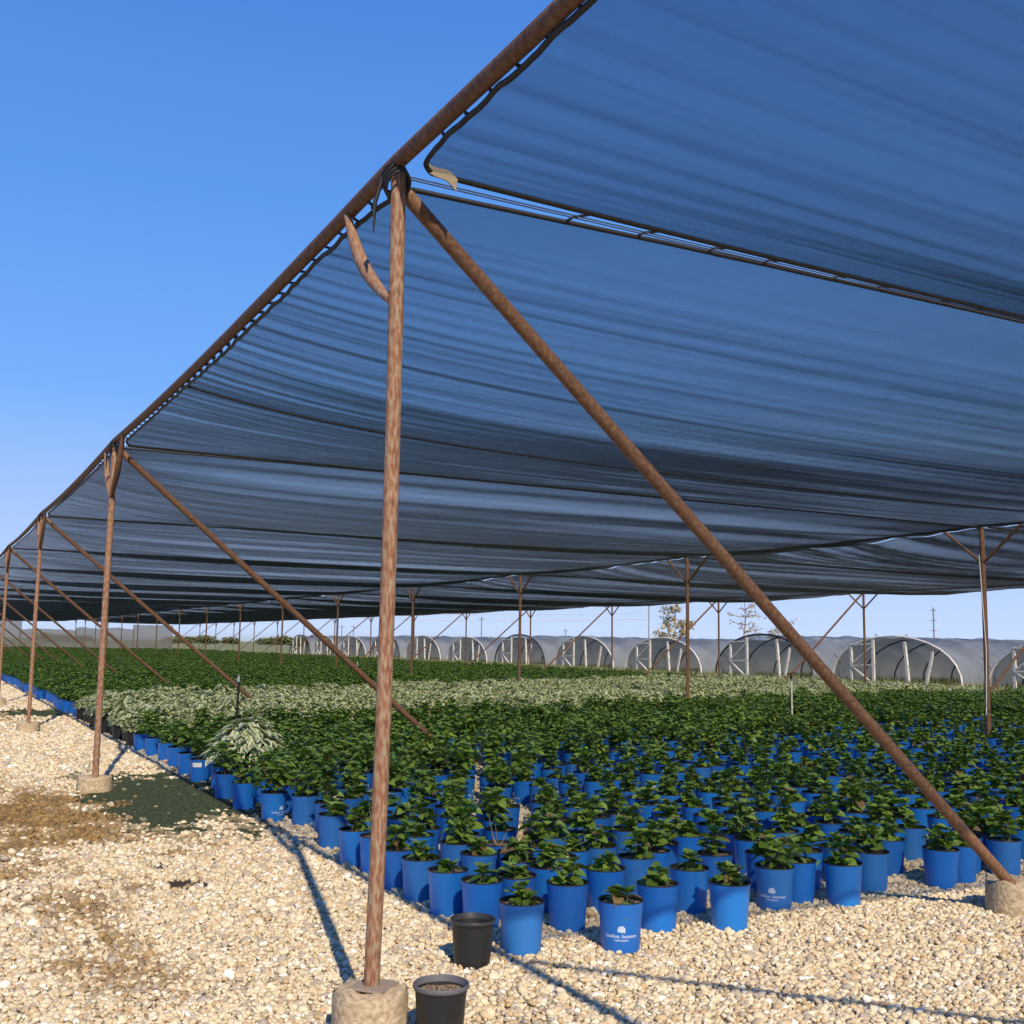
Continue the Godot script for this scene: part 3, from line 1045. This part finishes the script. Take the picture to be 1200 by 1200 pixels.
func pots_and_plants() -> void:
	pot_shapes()
	var logo := print_mesh()
	# growth forms: small for the front, fuller deeper in the field
	var small := []
	var mid := []
	var big := []
	for s in 7:
		small.append(grow(500 + s, 3 + s % 3, 0.075 + 0.02 * (s % 4), 0.05, 0.08, 0.21))
	for s in 6:
		mid.append(grow(540 + s, 4 + s % 3, 0.11 + 0.025 * (s % 4), 0.055, 0.080, 0.22))
	for s in 6:
		big.append(grow(580 + s, 7 + s % 3, 0.21 + 0.02 * (s % 4), 0.15, 0.082, 0.21))
	var vari := []
	for s in 4:
		vari.append(grow_variegated(620 + s, 130, 0.25, 0.19, 0.085, 0.19, 4))
	for q in 3:
		mid.append(small[q * 2])
	var fol := {"mid": [], "big": [], "vari": []}
	var stm := {"mid": [], "big": [], "vari": []}
	for g in mid:
		fol.mid.append(foliage_mesh(g)); stm.mid.append(stems_mesh(g))
	for g in big:
		fol.big.append(foliage_mesh(g)); stm.big.append(stems_mesh(g))
	for g in vari:
		fol.vari.append(foliage_mesh(g, true)); stm.vari.append(stems_mesh(g))
	# single leaves shared by the nearest plants
	var one := []
	var r := RandomNumberGenerator.new()
	r.seed = 99
	for s in 4:
		var tints := []
		for c in 5:
			var mb := MB.new()
			var col := green(r, 0.15 * c)
			add_leaf(mb, leaf_shapes[s], Transform3D.IDENTITY, col, col)
			tints.append(mb.mesh())
		one.append(tints)
	# positions: the front ones read from the photograph (bottom of the pot on the ground), the others on a loose grid
	var spots := []
	var front := [[727, 1119], [771, 1095], [855, 1093], [908, 1069], [665, 1094], [710, 1073], [808, 1072], [745, 1056], [838, 1051], [952, 1029], [989, 1064], [1021, 1047], [1041, 1029], [1103, 1043], [1132, 1025], [1068, 1012], [1164, 991], [1192, 981], [1203, 1014], [611, 1121], [564, 1091], [524, 1076], [492, 1059], [464, 1045], [440, 1027], [415, 1018], [384, 979], [409, 972], [610, 1062], [640, 1070], [560, 1052], [585, 1038], [624, 1040], [670, 1046], [702, 1040], [775, 1036], [806, 1024], [880, 1030], [918, 1018]]
	for f in front:
		var g := ground_at(f[0], f[1])
		var away := Vector3(g.x, 0, g.z).normalized() * 0.09
		spots.append(g + away)
	var nfront := spots.size()
	var sp := 0.315
	# nudge front pots that would touch
	for it in 30:
		for m in nfront:
			for n in range(m + 1, nfront):
				var d: Vector3 = spots[n] - spots[m]
				var l := d.length()
				if l < 0.243:
					var push := d / maxf(l, 0.001) * (0.243 - l) * 0.5
					spots[n] += push
					spots[m] -= push
	var grid := {}
	for p in spots:
		grid.get_or_add(Vector2i(floori(p.x / 0.3), floori(p.z / 0.3)), []).append(p)
	var z0 := -5.35 + 0.36
	var iz := -1
	while z0 > -128.0:
		iz += 1
		sp = 0.36 if z0 > -16.0 else 0.315
		z0 -= sp
		var stag := 0.5 * (iz % 2)
		var nx := int((28.2 - 2.83) / sp)
		for ix in nx:
			if z0 > -14.0 and r.randf() < 0.02:
				continue
			for attempt in 4:
				var p := Vector3(2.86 + (ix + stag) * sp + r.randf_range(-0.085, 0.085), 0, z0 + r.randf_range(-0.085, 0.085))
				# narrow aisles left open between the blocks
				var aisle := -9.0 - 0.36 * clampf(p.x - 6.0, 0.0, 4.0)
				if absf(p.z - aisle) < 0.24 or (absf(p.z + 12.75) < 0.22 and p.x > 7.0) or (absf(p.z + 17.55) < 0.22 and p.x > 9.0):
					continue
				if p.z > -5.43 + 0.02 * (p.x - 4.0) or (p.z > -7.0 and p.x < 2.85):
					continue
				var q := project(p + Vector3(0, 0.3, 0))
				if q.z < 0.0 or q.x < -220 or q.x > 1420:
					break
				var ok := true
				for dx in range(-1, 2):
					for dz in range(-1, 2):
						for w in grid.get(Vector2i(floori(p.x / 0.3) + dx, floori(p.z / 0.3) + dz), []):
							if w.distance_to(p) < 0.24:
								ok = false
				# keep posts, braces and risers clear
				for kk in 4:
					if Vector2(p.x - (X0 + BAY), p.z - row_z(kk)).length() < 0.2 or Vector2(p.x - (X0 + 4.2), p.z - (row_z(kk) - 0.25)).length() < 0.33:
						ok = false
				if ok:
					spots.append(p)
					grid.get_or_add(Vector2i(floori(p.x / 0.3), floori(p.z / 0.3)), []).append(p)
					break
	var order := []
	for n in spots.size():
		var q := project(spots[n] + Vector3(0, 0.2, 0))
		var seen := q.x > -30 and q.x < 1230 and q.y < 1230
		order.append([n, (0.0 if n < nfront else q.z) if seen else 1000.0 + q.z])
	order.sort_custom(func(a, b): return a[1] < b[1])
	var logos := {0: 0.05, 3: -0.15, 9: -0.9}
	var bare := {24: 1, 31: 1}
	var crowd := {"mid": [], "big": [], "vari": []}
	var pots_rest := []
	var individuals := 0
	for w in order.size():
		var n: int = order[w][0]
		var p: Vector3 = spots[n]
		var white := in_white_band(p.x, p.z)
		var deep := -p.z
		var turn := r.randf() * TAU
		var sc := r.randf_range(0.82, 1.24)
		var kind := "vari" if white else ("mid" if deep < minf(6.6 + r.randf() * 2.6 + p.x * 0.48, 16.0) else "big")
		if individuals < 300 and order[w][1] < 1000.0:
			individuals += 1
			if white:
				kind = "big"
			var lb := "blue nursery pot holding a bushy green hydrangea in the crowded field"
			var grp := "potted hydrangeas under the shade cloth"
			var forms := mid
			var tiny := n < nfront
			if tiny:
				lb = "blue nursery pot with a small green hydrangea in the loose front rows"
			if n == 0:
				lb = "blue pot with white flower print set out in front of the others"
			elif n == 3:
				lb = "blue pot with white flower print and a tall leafy plant"
			elif n == 19:
				lb = "blue pot with a small plant right beside the empty black pot"
			elif bare.has(n):
				lb = "blue pot of dry soil holding only a few bare twigs"
			var t := thing("potted_hydrangea", p, lb, "potted plant", grp)
			add_pot(t)
			t.rotation.y = r.randf() * TAU
			var toward := atan2(-p.x, -p.z)
			if logos.has(n):
				t.rotation.y = toward + logos[n]
				obj("printed_logo", logo, M.print, t).set_meta("label", "white flower emblem and two lines of lettering")
			elif n > nfront and w % 9 == 4:
				t.rotation.y = toward + r.randf_range(-1.2, 1.2)
				obj("printed_logo", logo, M.print, t).set_meta("label", "white flower emblem and two lines of lettering")
			t.scale = Vector3.ONE * 1.05
			t.rotation.x = r.randf_range(-0.02, 0.02)
			if bare.has(n):
				var tw := MB.new()
				for s in 4:
					var a := r.randf() * TAU
					tube(tw, [Vector3(0, 0.205, 0), Vector3(cos(a) * 0.03, 0.26, sin(a) * 0.03), Vector3(cos(a) * 0.07, 0.29 + 0.04 * s, sin(a) * 0.06)], [0.004, 0.003, 0.0015], 5)
				obj("twigs", tw.mesh(), M.twig, t)
			elif tiny:
				var pick: Dictionary = small[n % 7] if n in [0, 1, 2, 5, 19, 20, 22] or n % 3 == 0 else mid[n % 6]
				if n == 3:
					pick = big[1]
				var fo := Node3D.new()
				fo.name = "foliage"
				t.add_child(fo, true)
				fo.scale = Vector3.ONE * r.randf_range(0.95, 1.15)
				fo.position.y = 0.212 * (1.0 - fo.scale.y)
				fo.rotation.y = r.randf() * TAU
				obj("stem", stems_mesh(pick), M.stem, fo)
				for l in pick.leaves:
					var lo := obj("leaf", one[l[1]][r.randi() % 5], M.leaf, fo)
					lo.transform = l[0]
			else:
				var v: int = r.randi() % fol[kind].size()
				var m := obj("foliage", fol[kind][v], M.leaf, t)
				obj("stem", stm[kind][v], M.stem, m)
				m.scale = Vector3(sc, sc * r.randf_range(0.85, 1.15), sc)
				m.position.y = 0.212 * (1.0 - m.scale.y)
		else:
			var b := Basis(Vector3.UP, turn).scaled(Vector3(sc, sc * r.randf_range(0.85, 1.15), sc))
			crowd[kind].append(Transform3D(b, p + Vector3(0, 0.06 if kind == "vari" else 0.0, 0)))
			if deep < 45.0 or p.x < 3.6:
				pots_rest.append([p, white])
	# white paper sticker on the edge pot below the hosta
	var want := Vector3(2.89, 0, -12.6)
	var best: Node3D = null
	for c in get_children():
		if c.name.begins_with("potted_hydrangea") and (best == null or c.position.distance_to(want) < best.position.distance_to(want)):
			best = c
	best.rotation = Vector3(0, atan2(-best.position.x, -best.position.z) - 0.35, 0)
	best.set_meta("label", "blue edge pot with a small white paper sticker below the hosta")
	var tb := MB.new()
	for q in 7:
		var an := -0.45 + 0.15 * q
		for w in 2:
			tb.vert(Vector3(sin(an) * 0.1095, 0.165 + 0.045 * w, cos(an) * 0.1095) + Vector3(sin(an), 0, cos(an)) * 0.0035 * w, Vector3(sin(an), 0, cos(an)))
	for q in 6:
		tb.quad(q * 2, q * 2 + 2, q * 2 + 3, q * 2 + 1)
	obj("paper_sticker", tb.mesh(), M.white, best)
	for kind in crowd:
		var meshes: Array = fol[kind]
		for v in meshes.size():
			var mine := []
			for q in range(v, crowd[kind].size(), meshes.size()):
				mine.append(crowd[kind][q])
			multi("variegated_foliage" if kind == "vari" else "hydrangea_foliage", meshes[v], M.pale_leaf if kind == "vari" else M.leaf, mine, "white edged foliage of the pale band across the field" if kind == "vari" else "dense green hydrangea foliage filling the deeper field", "plants")
	var bl := []
	var bk := []
	for q in pots_rest:
		(bk if q[1] else bl).append(Transform3D(Basis.from_scale(Vector3.ONE * 1.05), q[0]))
	multi("blue_pots", pot_mesh, M.blue, bl, "massed blue pots among the deeper foliage", "pots")
	multi("pot_rims", rim_mesh, M.pot_black, bl, "black inner rims of the massed blue pots", "pots")
	multi("pot_soil", soil_mesh, M.soil, bl, "soil in the massed pots", "soil")
	multi("black_pots", pot_mesh, M.pot_black, bk, "small black pots under the pale variegated band", "pots")
	# the single big variegated plant set among the green ones at the edge
	var hp := Vector3(3.12, 0, -11.75)
	var hosta := thing("variegated_hosta", hp, "large pale hosta mound with white edged leaves at the field edge", "potted plant")
	add_pot(hosta)
	var hg := grow_variegated(700, 300, 0.50, 0.40, 0.155, 0.27)
	var hf := Node3D.new()
	hf.name = "foliage"
	hosta.add_child(hf, true)
	obj("stem", stems_mesh(hg, 0.006), M.stem, hf)
	var hl := []
	for s in 2:
		for c in 4:
			var mb := MB.new()
			add_leaf(mb, leaf_shapes[4 + s], Transform3D.IDENTITY, Color(0.12, 0.22, 0.05).lerp(Color(0.34, 0.42, 0.14), c / 3.0), Color(0.80, 0.80, 0.58))
			hl.append(mb.mesh())
	for l in hg.leaves:
		obj("leaf", hl[(l[1] - 4) * 4 + r.randi() % 4], M.pale_leaf, hf).transform = l[0]

func multi(called: String, mesh: Mesh, m: Material, places: Array, label: String, category: String, colors := []) -> void:
	if places.is_empty():
		return
	var mm := MultiMesh.new()
	mm.transform_format = MultiMesh.TRANSFORM_3D
	mm.use_colors = not colors.is_empty()
	mm.mesh = mesh
	mm.instance_count = places.size()
	for q in places.size():
		mm.set_instance_transform(q, places[q])
		if not colors.is_empty():
			mm.set_instance_color(q, colors[q])
	var o := MultiMeshInstance3D.new()
	o.name = numbered(called)
	o.multimesh = mm
	o.material_override = m
	add_child(o, true)
	o.set_meta("kind", "stuff")
	tag(o, label, category)

# ---------------------------------------------------------------- near small things
func black_pot(at: Vector3, label: String, filled: bool, sc: float) -> void:
	var t := thing("black_pot", at, label, "pot", "black nursery pots by the first post")
	var a := MB.new()
	lathe(a, [Vector2(0.082, 0.0), Vector2(0.086, 0.004), Vector2(0.092, 0.06), Vector2(0.102, 0.19), Vector2(0.104, 0.2)], 36)
	lathe(a, [Vector2(0.099, 0.2), Vector2(0.088, 0.05), Vector2(0.08, 0.012), Vector2(0.001, 0.010)], 36)
	var p := obj("pot", a.mesh(), M.pot_black, t)
	var b := MB.new()
	lathe(b, [Vector2(0.1035, 0.203), Vector2(0.110, 0.205), Vector2(0.1125, 0.212), Vector2(0.1115, 0.222), Vector2(0.109, 0.225), Vector2(0.106, 0.223), Vector2(0.103, 0.2), Vector2(0.0985, 0.19)], 36)
	obj("rim", b.mesh(), M.pot_dust if filled else M.pot_rim, p)
	if filled:
		var s := obj("soil", soil_mesh, M.soil, t)
		s.position.y = -0.035
		s.scale = Vector3(0.95, 1, 0.95)
	t.scale = Vector3.ONE * sc
	t.rotation.y = at.x

func sprinkler(at: Vector3, h: float, dark: bool, label: String) -> void:
	var t := thing("sprinkler_riser", at, label, "sprinkler", "sprinkler risers in the field")
	obj("pipe", rope([Vector3(0, -0.02, 0), Vector3(0.0, h * 0.5, 0.004), Vector3(0.006, h, 0)], 0.017 if dark else 0.012, 8), M.black if dark else M.white, t)
	var mb := MB.new()
	lathe(mb, [Vector2(0.014, h - 0.01), Vector2(0.022, h), Vector2(0.022, h + 0.05), Vector2(0.012, h + 0.06), Vector2(0.01, h + 0.09), Vector2(0.001, h + 0.092)], 10)
	var hd := obj("head", mb.mesh(), M.steel if dark else M.black, t)
	obj("arm", rope([Vector3(0.0, h + 0.08, 0.0), Vector3(0.04, h + 0.11, 0.0), Vector3(0.09, h + 0.10, 0.0), Vector3(0.12, h + 0.06, 0.0)], 0.006, 5), M.black, hd)
	obj("arm", rope([Vector3(0.0, h + 0.07, 0.0), Vector3(-0.05, h + 0.085, 0.0)], 0.008, 5), M.black, hd)

func small_things() -> void:
	var a := ground_at(553, 1137)
	black_pot(a + Vector3(a.x, 0, a.z).normalized() * 0.08, "empty black pot beside the front blue pots", false, 1.0)
	var b := ground_at(517, 1152, 0.222)
	black_pot(Vector3(b.x, 0, b.z), "black pot of potting soil touching the pale footing", true, 1.0)
	sprinkler(Vector3(4.05, 0, -15.8), 0.98, true, "black sprinkler riser above the large pale hosta")
	sprinkler(Vector3(13.88, 0, -15.31), 1.05, false, "white sprinkler riser rising from the green plants near the middle posts")
	sprinkler(Vector3(5.3, 0, -38.0), 0.9, false, "thin sprinkler riser far down the field edge")
	sprinkler(Vector3(14.0, 0, -38.0), 0.9, false, "thin sprinkler riser deep in the green field beyond the pale band")
	# hanging cord by the middle post
	var cord := obj("cord", rope([Vector3(X0 + BAY - 0.2, 3.1, row_z(1) + 0.1), Vector3(X0 + BAY - 0.16, 1.6, row_z(1) + 0.14), Vector3(X0 + BAY - 0.28, 0.6, row_z(1) + 0.2)], 0.008, 5), M.white)
	tag(cord, "thin pale cord hanging beside the forked middle post", "cord")

func roof_extras() -> void:
	# strip of tan webbing left at the first corner, and a rope tied off from the free hem
	var mb := MB.new()
	var rows := []
	for k in 7:
		var f := k / 6.0
		var c := Vector3(X0 + 0.10 + 0.13 * f, H - 0.005 - 0.06 * f * f - 0.01 * sin(f * 6.0), row_z(0) + 0.10 + 0.02 * f)
		rows.append([mb.vert(c + Vector3(0.01, 0.025 + 0.005 * f, 0), Vector3.BACK), mb.vert(c + Vector3(-0.01, -0.025 - 0.015 * f, 0.03), Vector3.BACK), mb.vert(c + Vector3(0.01, 0.025 + 0.005 * f, -0.006), Vector3.FORWARD), mb.vert(c + Vector3(-0.01, -0.025 - 0.015 * f, 0.024), Vector3.FORWARD)])
	for k in 6:
		mb.quad(rows[k][0], rows[k][1], rows[k + 1][1], rows[k + 1][0])
		mb.quad(rows[k][2], rows[k][3], rows[k + 1][3], rows[k + 1][2])
	var o := obj("webbing_strip", mb.mesh(), M.tan)
	tag(o, "frayed tan webbing strip hanging at the top of the first post", "strap")
	var tr := obj("tie_rope", rope(bent(Vector3(X0 + 0.05, H - 0.02, -0.50), Vector3(5.6, H - 0.05, 3.5), Vector3(0, -0.08, 0), 12), 0.022, 7), M.black)
	tag(tr, "black tie rope stretched from the free hem to the next cable", "rope")

# ---------------------------------------------------------------- tunnels, trees, poles
func tunnel(k: int, proto: Node3D) -> Node3D:
	var lb := "pale grey hoop tunnel with white door frame beyond the far posts"
	var at := Vector3(40.0, -0.03, -33.4 - 9.1 * k - 3.9)
	if proto != null:
		var c := proto.duplicate()
		c.name = numbered("hoop_tunnel")
		add_child(c, true)
		c.position = at
		c.scale = Vector3(1, 1.0 + 0.05 * sin(k * 2.1), 1.0 + 0.03 * sin(k * 3.3))
		if k % 3 == 1:
			for h in c.get_children():
				if h.name == "hoop":
					h.material_override = M.black
		var ups := []
		for h in c.get_children():
			if h.name.begins_with("upright"):
				ups.append(h)
		ups[0].position.z = 0.5 * sin(k * 1.7)
		ups[1].position.z = 0.35 * sin(k * 2.9) - 0.2
		return c
	var t := thing("hoop_tunnel", at, lb, "tunnel", "row of hoop tunnels")
	var ln := 42.0
	var a := 3.9
	var b := 2.3
	var arc := func(ang: float, x: float, sag: float) -> Vector3:
		var s := maxf(sin(ang), 0.0)
		return Vector3(x, b * pow(s, 0.85) - sag * s, -a * cos(ang))
	var mb := MB.new()
	var na := 30
	var nl := 100
	for q in nl + 1:
		var x := ln * q / nl
		for p in na + 1:
			var ang := PI * p / na
			var between := absf(sin(PI * x / 2.1))
			var nn := Vector3(0, sin(ang) / b, -cos(ang) / a).normalized()
			var pt: Vector3 = arc.call(ang, x, 0.0)
			pt -= nn * (0.10 * between + 0.10 * nz.get_noise_2d(x * 22, ang * 34) + 0.05 * nz.get_noise_2d((x + ang * 2.0) * 60.0, ang * 40))
			mb.vert(pt, nn)
	for q in nl:
		for p in na:
			var i0 := q * (na + 1) + p
			mb.quad(i0, i0 + 1, i0 + na + 2, i0 + na + 1)
	obj("cover", mb.mesh(), M.film, t)
	for q in 8:
		var pts := []
		for p in 17:
			var v: Vector3 = arc.call(PI * p / 16.0, q * 2.1, 0.0)
			pts.append(v + Vector3(0.02 if q else -0.03, -0.05 if q else 0.0, 0) + (Vector3(0, 0, 0.02 * -signf(v.z)) if q else Vector3.ZERO))
		obj("hoop", rope(pts, 0.05 if q == 0 else 0.035, 6), M.paint if q == 0 else M.black, t)
	# end frame: door frame with a diagonal, and two uprights
	var df := MB.new()
	var zl := -2.55
	var zr := -1.15
	bar(df, Vector3(-0.05, 0, zl), Vector3(-0.05, 1.95, zl), 0.13, 0.08)
	bar(df, Vector3(-0.05, 0, zr), Vector3(-0.05, 2.15, zr), 0.15, 0.08)
	bar(df, Vector3(-0.05, 1.9, zl), Vector3(-0.05, 1.95, zr), 0.11, 0.07)
	bar(df, Vector3(-0.06, 0.9, zl), Vector3(-0.06, 0.95, zr), 0.10, 0.06)
	bar(df, Vector3(-0.07, 0.95, zl), Vector3(-0.07, 1.85, zr), 0.09, 0.05)
	bar(df, Vector3(-0.07, 0.9, zl), Vector3(-0.07, 0.05, zr), 0.09, 0.05)
	obj("door_frame", df.mesh(), M.paint, t)
	var u1 := MB.new()
	bar(u1, Vector3(-0.03, 0, 0.95), Vector3(-0.03, 2.05, 0.75), 0.13, 0.10)
	obj("upright", u1.mesh(), M.paint, t)
	var u2 := MB.new()
	bar(u2, Vector3(-0.03, 0, 1.9), Vector3(-0.03, 1.62, 2.35), 0.12, 0.09)
	obj("upright", u2.mesh(), M.paint, t)
	return t

func bare_tree(at: Vector3, h: float, sd: int, leafy: float, label: String) -> void:
	var t := thing("far_tree", at, label, "tree")
	var r := RandomNumberGenerator.new()
	r.seed = sd
	var mb := MB.new()
	var trunk := []
	var rad := []
	for k in 9:
		var f := k / 8.0
		trunk.append(Vector3(0.25 * sin(f * 4.0 + sd), h * f, 0.2 * sin(f * 3.0)))
		rad.append(lerpf(0.022 * h, 0.006 * h, f))
	tube(mb, trunk, rad, 7)
	obj("trunk", mb.mesh(), M.bark, t)
	var br := MB.new()
	var tips := []
	for q in 26:
		var f := r.randf_range(0.3, 0.98)
		var at2: Vector3 = trunk[int(f * 8)]
		var a := r.randf() * TAU
		var l := h * r.randf_range(0.2, 0.5) * (1.15 - f * 0.6)
		var d := Vector3(cos(a), r.randf_range(-0.05, 0.45), sin(a))
		var p1 := at2 + d * l * 0.5
		var p2 := at2 + d * l + Vector3(0, r.randf_range(-0.1, 0.25) * l, 0)
		tube(br, [at2, p1, p2], [0.008 * h, 0.005 * h, 0.002 * h], 5)
		for w in 7:
			var s := p1.lerp(p2, w / 6.0)
			var d2 := (d + Vector3(r.randf_range(-1, 1), r.randf_range(-0.3, 0.9), r.randf_range(-1, 1))).normalized()
			var e := s + d2 * l * r.randf_range(0.15, 0.4)
			tube(br, [s, s.lerp(e, 0.5) + Vector3(0, 0.02 * h, 0) * r.randf(), e], [0.0035 * h, 0.0025 * h, 0.001 * h], 4)
			tips.append(e); tips.append(s.lerp(e, 0.6))
	obj("branches", br.mesh(), M.bark, t)
	var cr := MB.new()
	for p in tips:
		var n := int(leafy) + (1 if r.randf() < fmod(leafy, 1.0) else 0)
		for q in n:
			var d := Vector3(r.randf_range(-1, 1), r.randf_range(-1, 1), r.randf_range(-1, 1))
			var c := Color(0.52, 0.37, 0.16).lerp(Color(0.36, 0.30, 0.11), r.randf())
			add_leaf(cr, leaf_shapes[0], Transform3D(leaf_frame(d, h * 0.045), p + d * h * 0.03), c, c)
	if cr.i.size() > 0:
		obj("crown", cr.mesh(), M.leaf, t)

func pole(at: Vector3, h: float, arms: int, label: String) -> void:
	var t := thing("utility_pole", at, label, "pole", "far utility poles")
	obj("shaft", rope([Vector3.ZERO, Vector3(0, h, 0)], 0.19, 6), M.wood, t)
	for k in arms:
		var mb := MB.new()
		bar(mb, Vector3(-1.5, h - 0.8 - k * h * 0.2, 0.4), Vector3(1.5, h - 0.8 - k * h * 0.2, -0.4), 0.22, 0.22)
		obj("crossarm", mb.mesh(), M.wood, t)

func backdrop() -> void:
	var proto := tunnel(0, null)
	for k in [-1, 1, 2, 3, 4, 5, 6, 7, 8, 9, 10]:
		tunnel(k, proto)
	# cloth curtains at the far end
	for q in [[X0, X0 + 8.0, 0.0, 3.45], [X0 + 7.8, X0 + BAY + 0.2, 0.0, 2.5], [X0 + BAY, X0 + BAY + 6.2, 0.0, 2.75], [X0 + BAY + 6.0, X0 + BAY * 2 - 3.0, 0.0, 3.2]]:
		var mb := MB.new()
		var n := 40
		for k in n + 1:
			var f := float(k) / n
			var x := lerpf(q[0], q[1], f)
			var z := row_z(ROWS) + 0.12 * sin(x * 3.1) + 0.08 * sin(x * 7.7)
			var slump := 0.12 * nz.get_noise_2d(x * 22.0, 3.0) - 0.1 * absf(sin(x * 0.8))
			for v in 2:
				mb.vert(Vector3(x, q[3] + slump if v else q[2] - 0.02, z), Vector3.BACK)
		for k in n:
			mb.quad(k * 2, k * 2 + 2, k * 2 + 3, k * 2 + 1)
		var o := obj("end_curtain", mb.mesh(), M.net)
		tag(o, "grey cloth curtain hanging at the far end of the field", "curtain", "end curtains")
	# trees and poles beyond the tunnels
	var dir := func(u: float, d: float) -> Vector3:
		var g := ground_at(u, 900.0)
		var f := Vector3(g.x, 0, g.z).normalized()
		return f * d
	bare_tree(dir.call(789, 130.0), 6.4, 11, 3.0, "far tree with thin yellowish leaves beyond the tunnels")
	bare_tree(dir.call(872, 120.0), 6.6, 17, 0.15, "tall leafless far tree with spreading bare branches")
	bare_tree(dir.call(917, 125.0), 4.6, 23, 1.4, "short brownish far tree beside the leafless one")
	pole(dir.call(1099, 330.0), 14.0, 3, "tall far pole with three crossarms above the tunnels")
	pole(dir.call(760, 420.0), 18.0, 1, "far pole carrying the pale power lines")
	pole(dir.call(561, 420.0), 12.0, 1, "far utility pole between two tunnel arches")
	for u in [409.0, 661.0, 1030.0, 1066.0, 395.0]:
		pole(dir.call(u, 520.0), 9.5, 1, "small distant utility pole on the horizon")
	var pa: Vector3 = dir.call(760, 420.0)
	var pb: Vector3 = dir.call(395, 560.0)
	for k in 3:
		var h: float = [17.4, 14.6, 12.2][k]
		var o := obj("power_line", rope(bent(pa + Vector3(0, h, 0), pb + Vector3(0, h * 1.15, 0), Vector3(0, -1.0, 0), 16), 0.10, 4), M.white)
		tag(o, "pale power line strung across the sky between far poles", "power line", "power lines")
	# far wood along the horizon: leafy masses nobody could count
	var lm := MB.new()
	var r := RandomNumberGenerator.new()
	r.seed = 800
	for q in 260:
		var d := Vector3(r.randf_range(-1, 1), r.randf_range(-0.7, 1), r.randf_range(-1, 1)).normalized() * pow(r.randf(), 0.4)
		var c := Color(0.20, 0.22, 0.09).lerp(Color(0.34, 0.34, 0.15), r.randf())
		add_leaf(lm, leaf_shapes[0], Transform3D(leaf_frame(Vector3(r.randf_range(-1, 1), r.randf_range(-0.4, 0.6), r.randf_range(-1, 1)), 0.42), d * Vector3(1, 0.8, 1)), c, c)
	var clump := lm.mesh()
	var places := []
	for q in 420:
		var u := r.randf_range(-250, 1500)
		var dd := r.randf_range(420, 620)
		var s := r.randf_range(1.6, 3.2)
		var dens := nz.get_noise_2d(u * 0.35, 4.0)
		if dens < -0.12:
			continue
		s *= 0.7 + 0.8 * clampf(dens, 0.0, 1.0)
		places.append(Transform3D(Basis(Vector3.UP, r.randf() * TAU).scaled(Vector3(s * 1.6, s, s * 1.6)), dir.call(u, dd) + Vector3(0, s * 0.55, 0)))
	multi("far_wood", clump, M.leaf, places, "low olive green wood along the far horizon", "wood")
	# tall grass in front of and inside the tunnels
	var gb := MB.new()
	for q in 16:
		var a := r.randf() * TAU
		var l := r.randf_range(0.12, 0.3)
		var d := Vector3(cos(a), 0, sin(a))
		var s := d.cross(Vector3.UP) * 0.018
		var p0 := d * r.randf() * 0.2
		var p2 := p0 + d * 0.14 + Vector3(0, l, 0)
		var c := Color(0.16, 0.20, 0.06).lerp(Color(0.38, 0.36, 0.18), r.randf())
		var i0 := gb.vert(p0 - s, Vector3.UP, c)
		gb.vert(p0 + s, Vector3.UP, c)
		gb.vert(p2, Vector3.UP, c)
		gb.tri(i0, i0 + 1, i0 + 2)
	var tufts := []
	for q in 9000:
		var p := Vector3(r.randf_range(29.5, 50.0), -0.03, r.randf_range(-118, -20))
		tufts.append(Transform3D(Basis(Vector3.UP, r.randf() * TAU).scaled(Vector3.ONE * r.randf_range(0.7, 1.5)), p))
	multi("tall_grass", gb.mesh(), M.blade, tufts, "yellow green grass between the field and the tunnels", "grass")
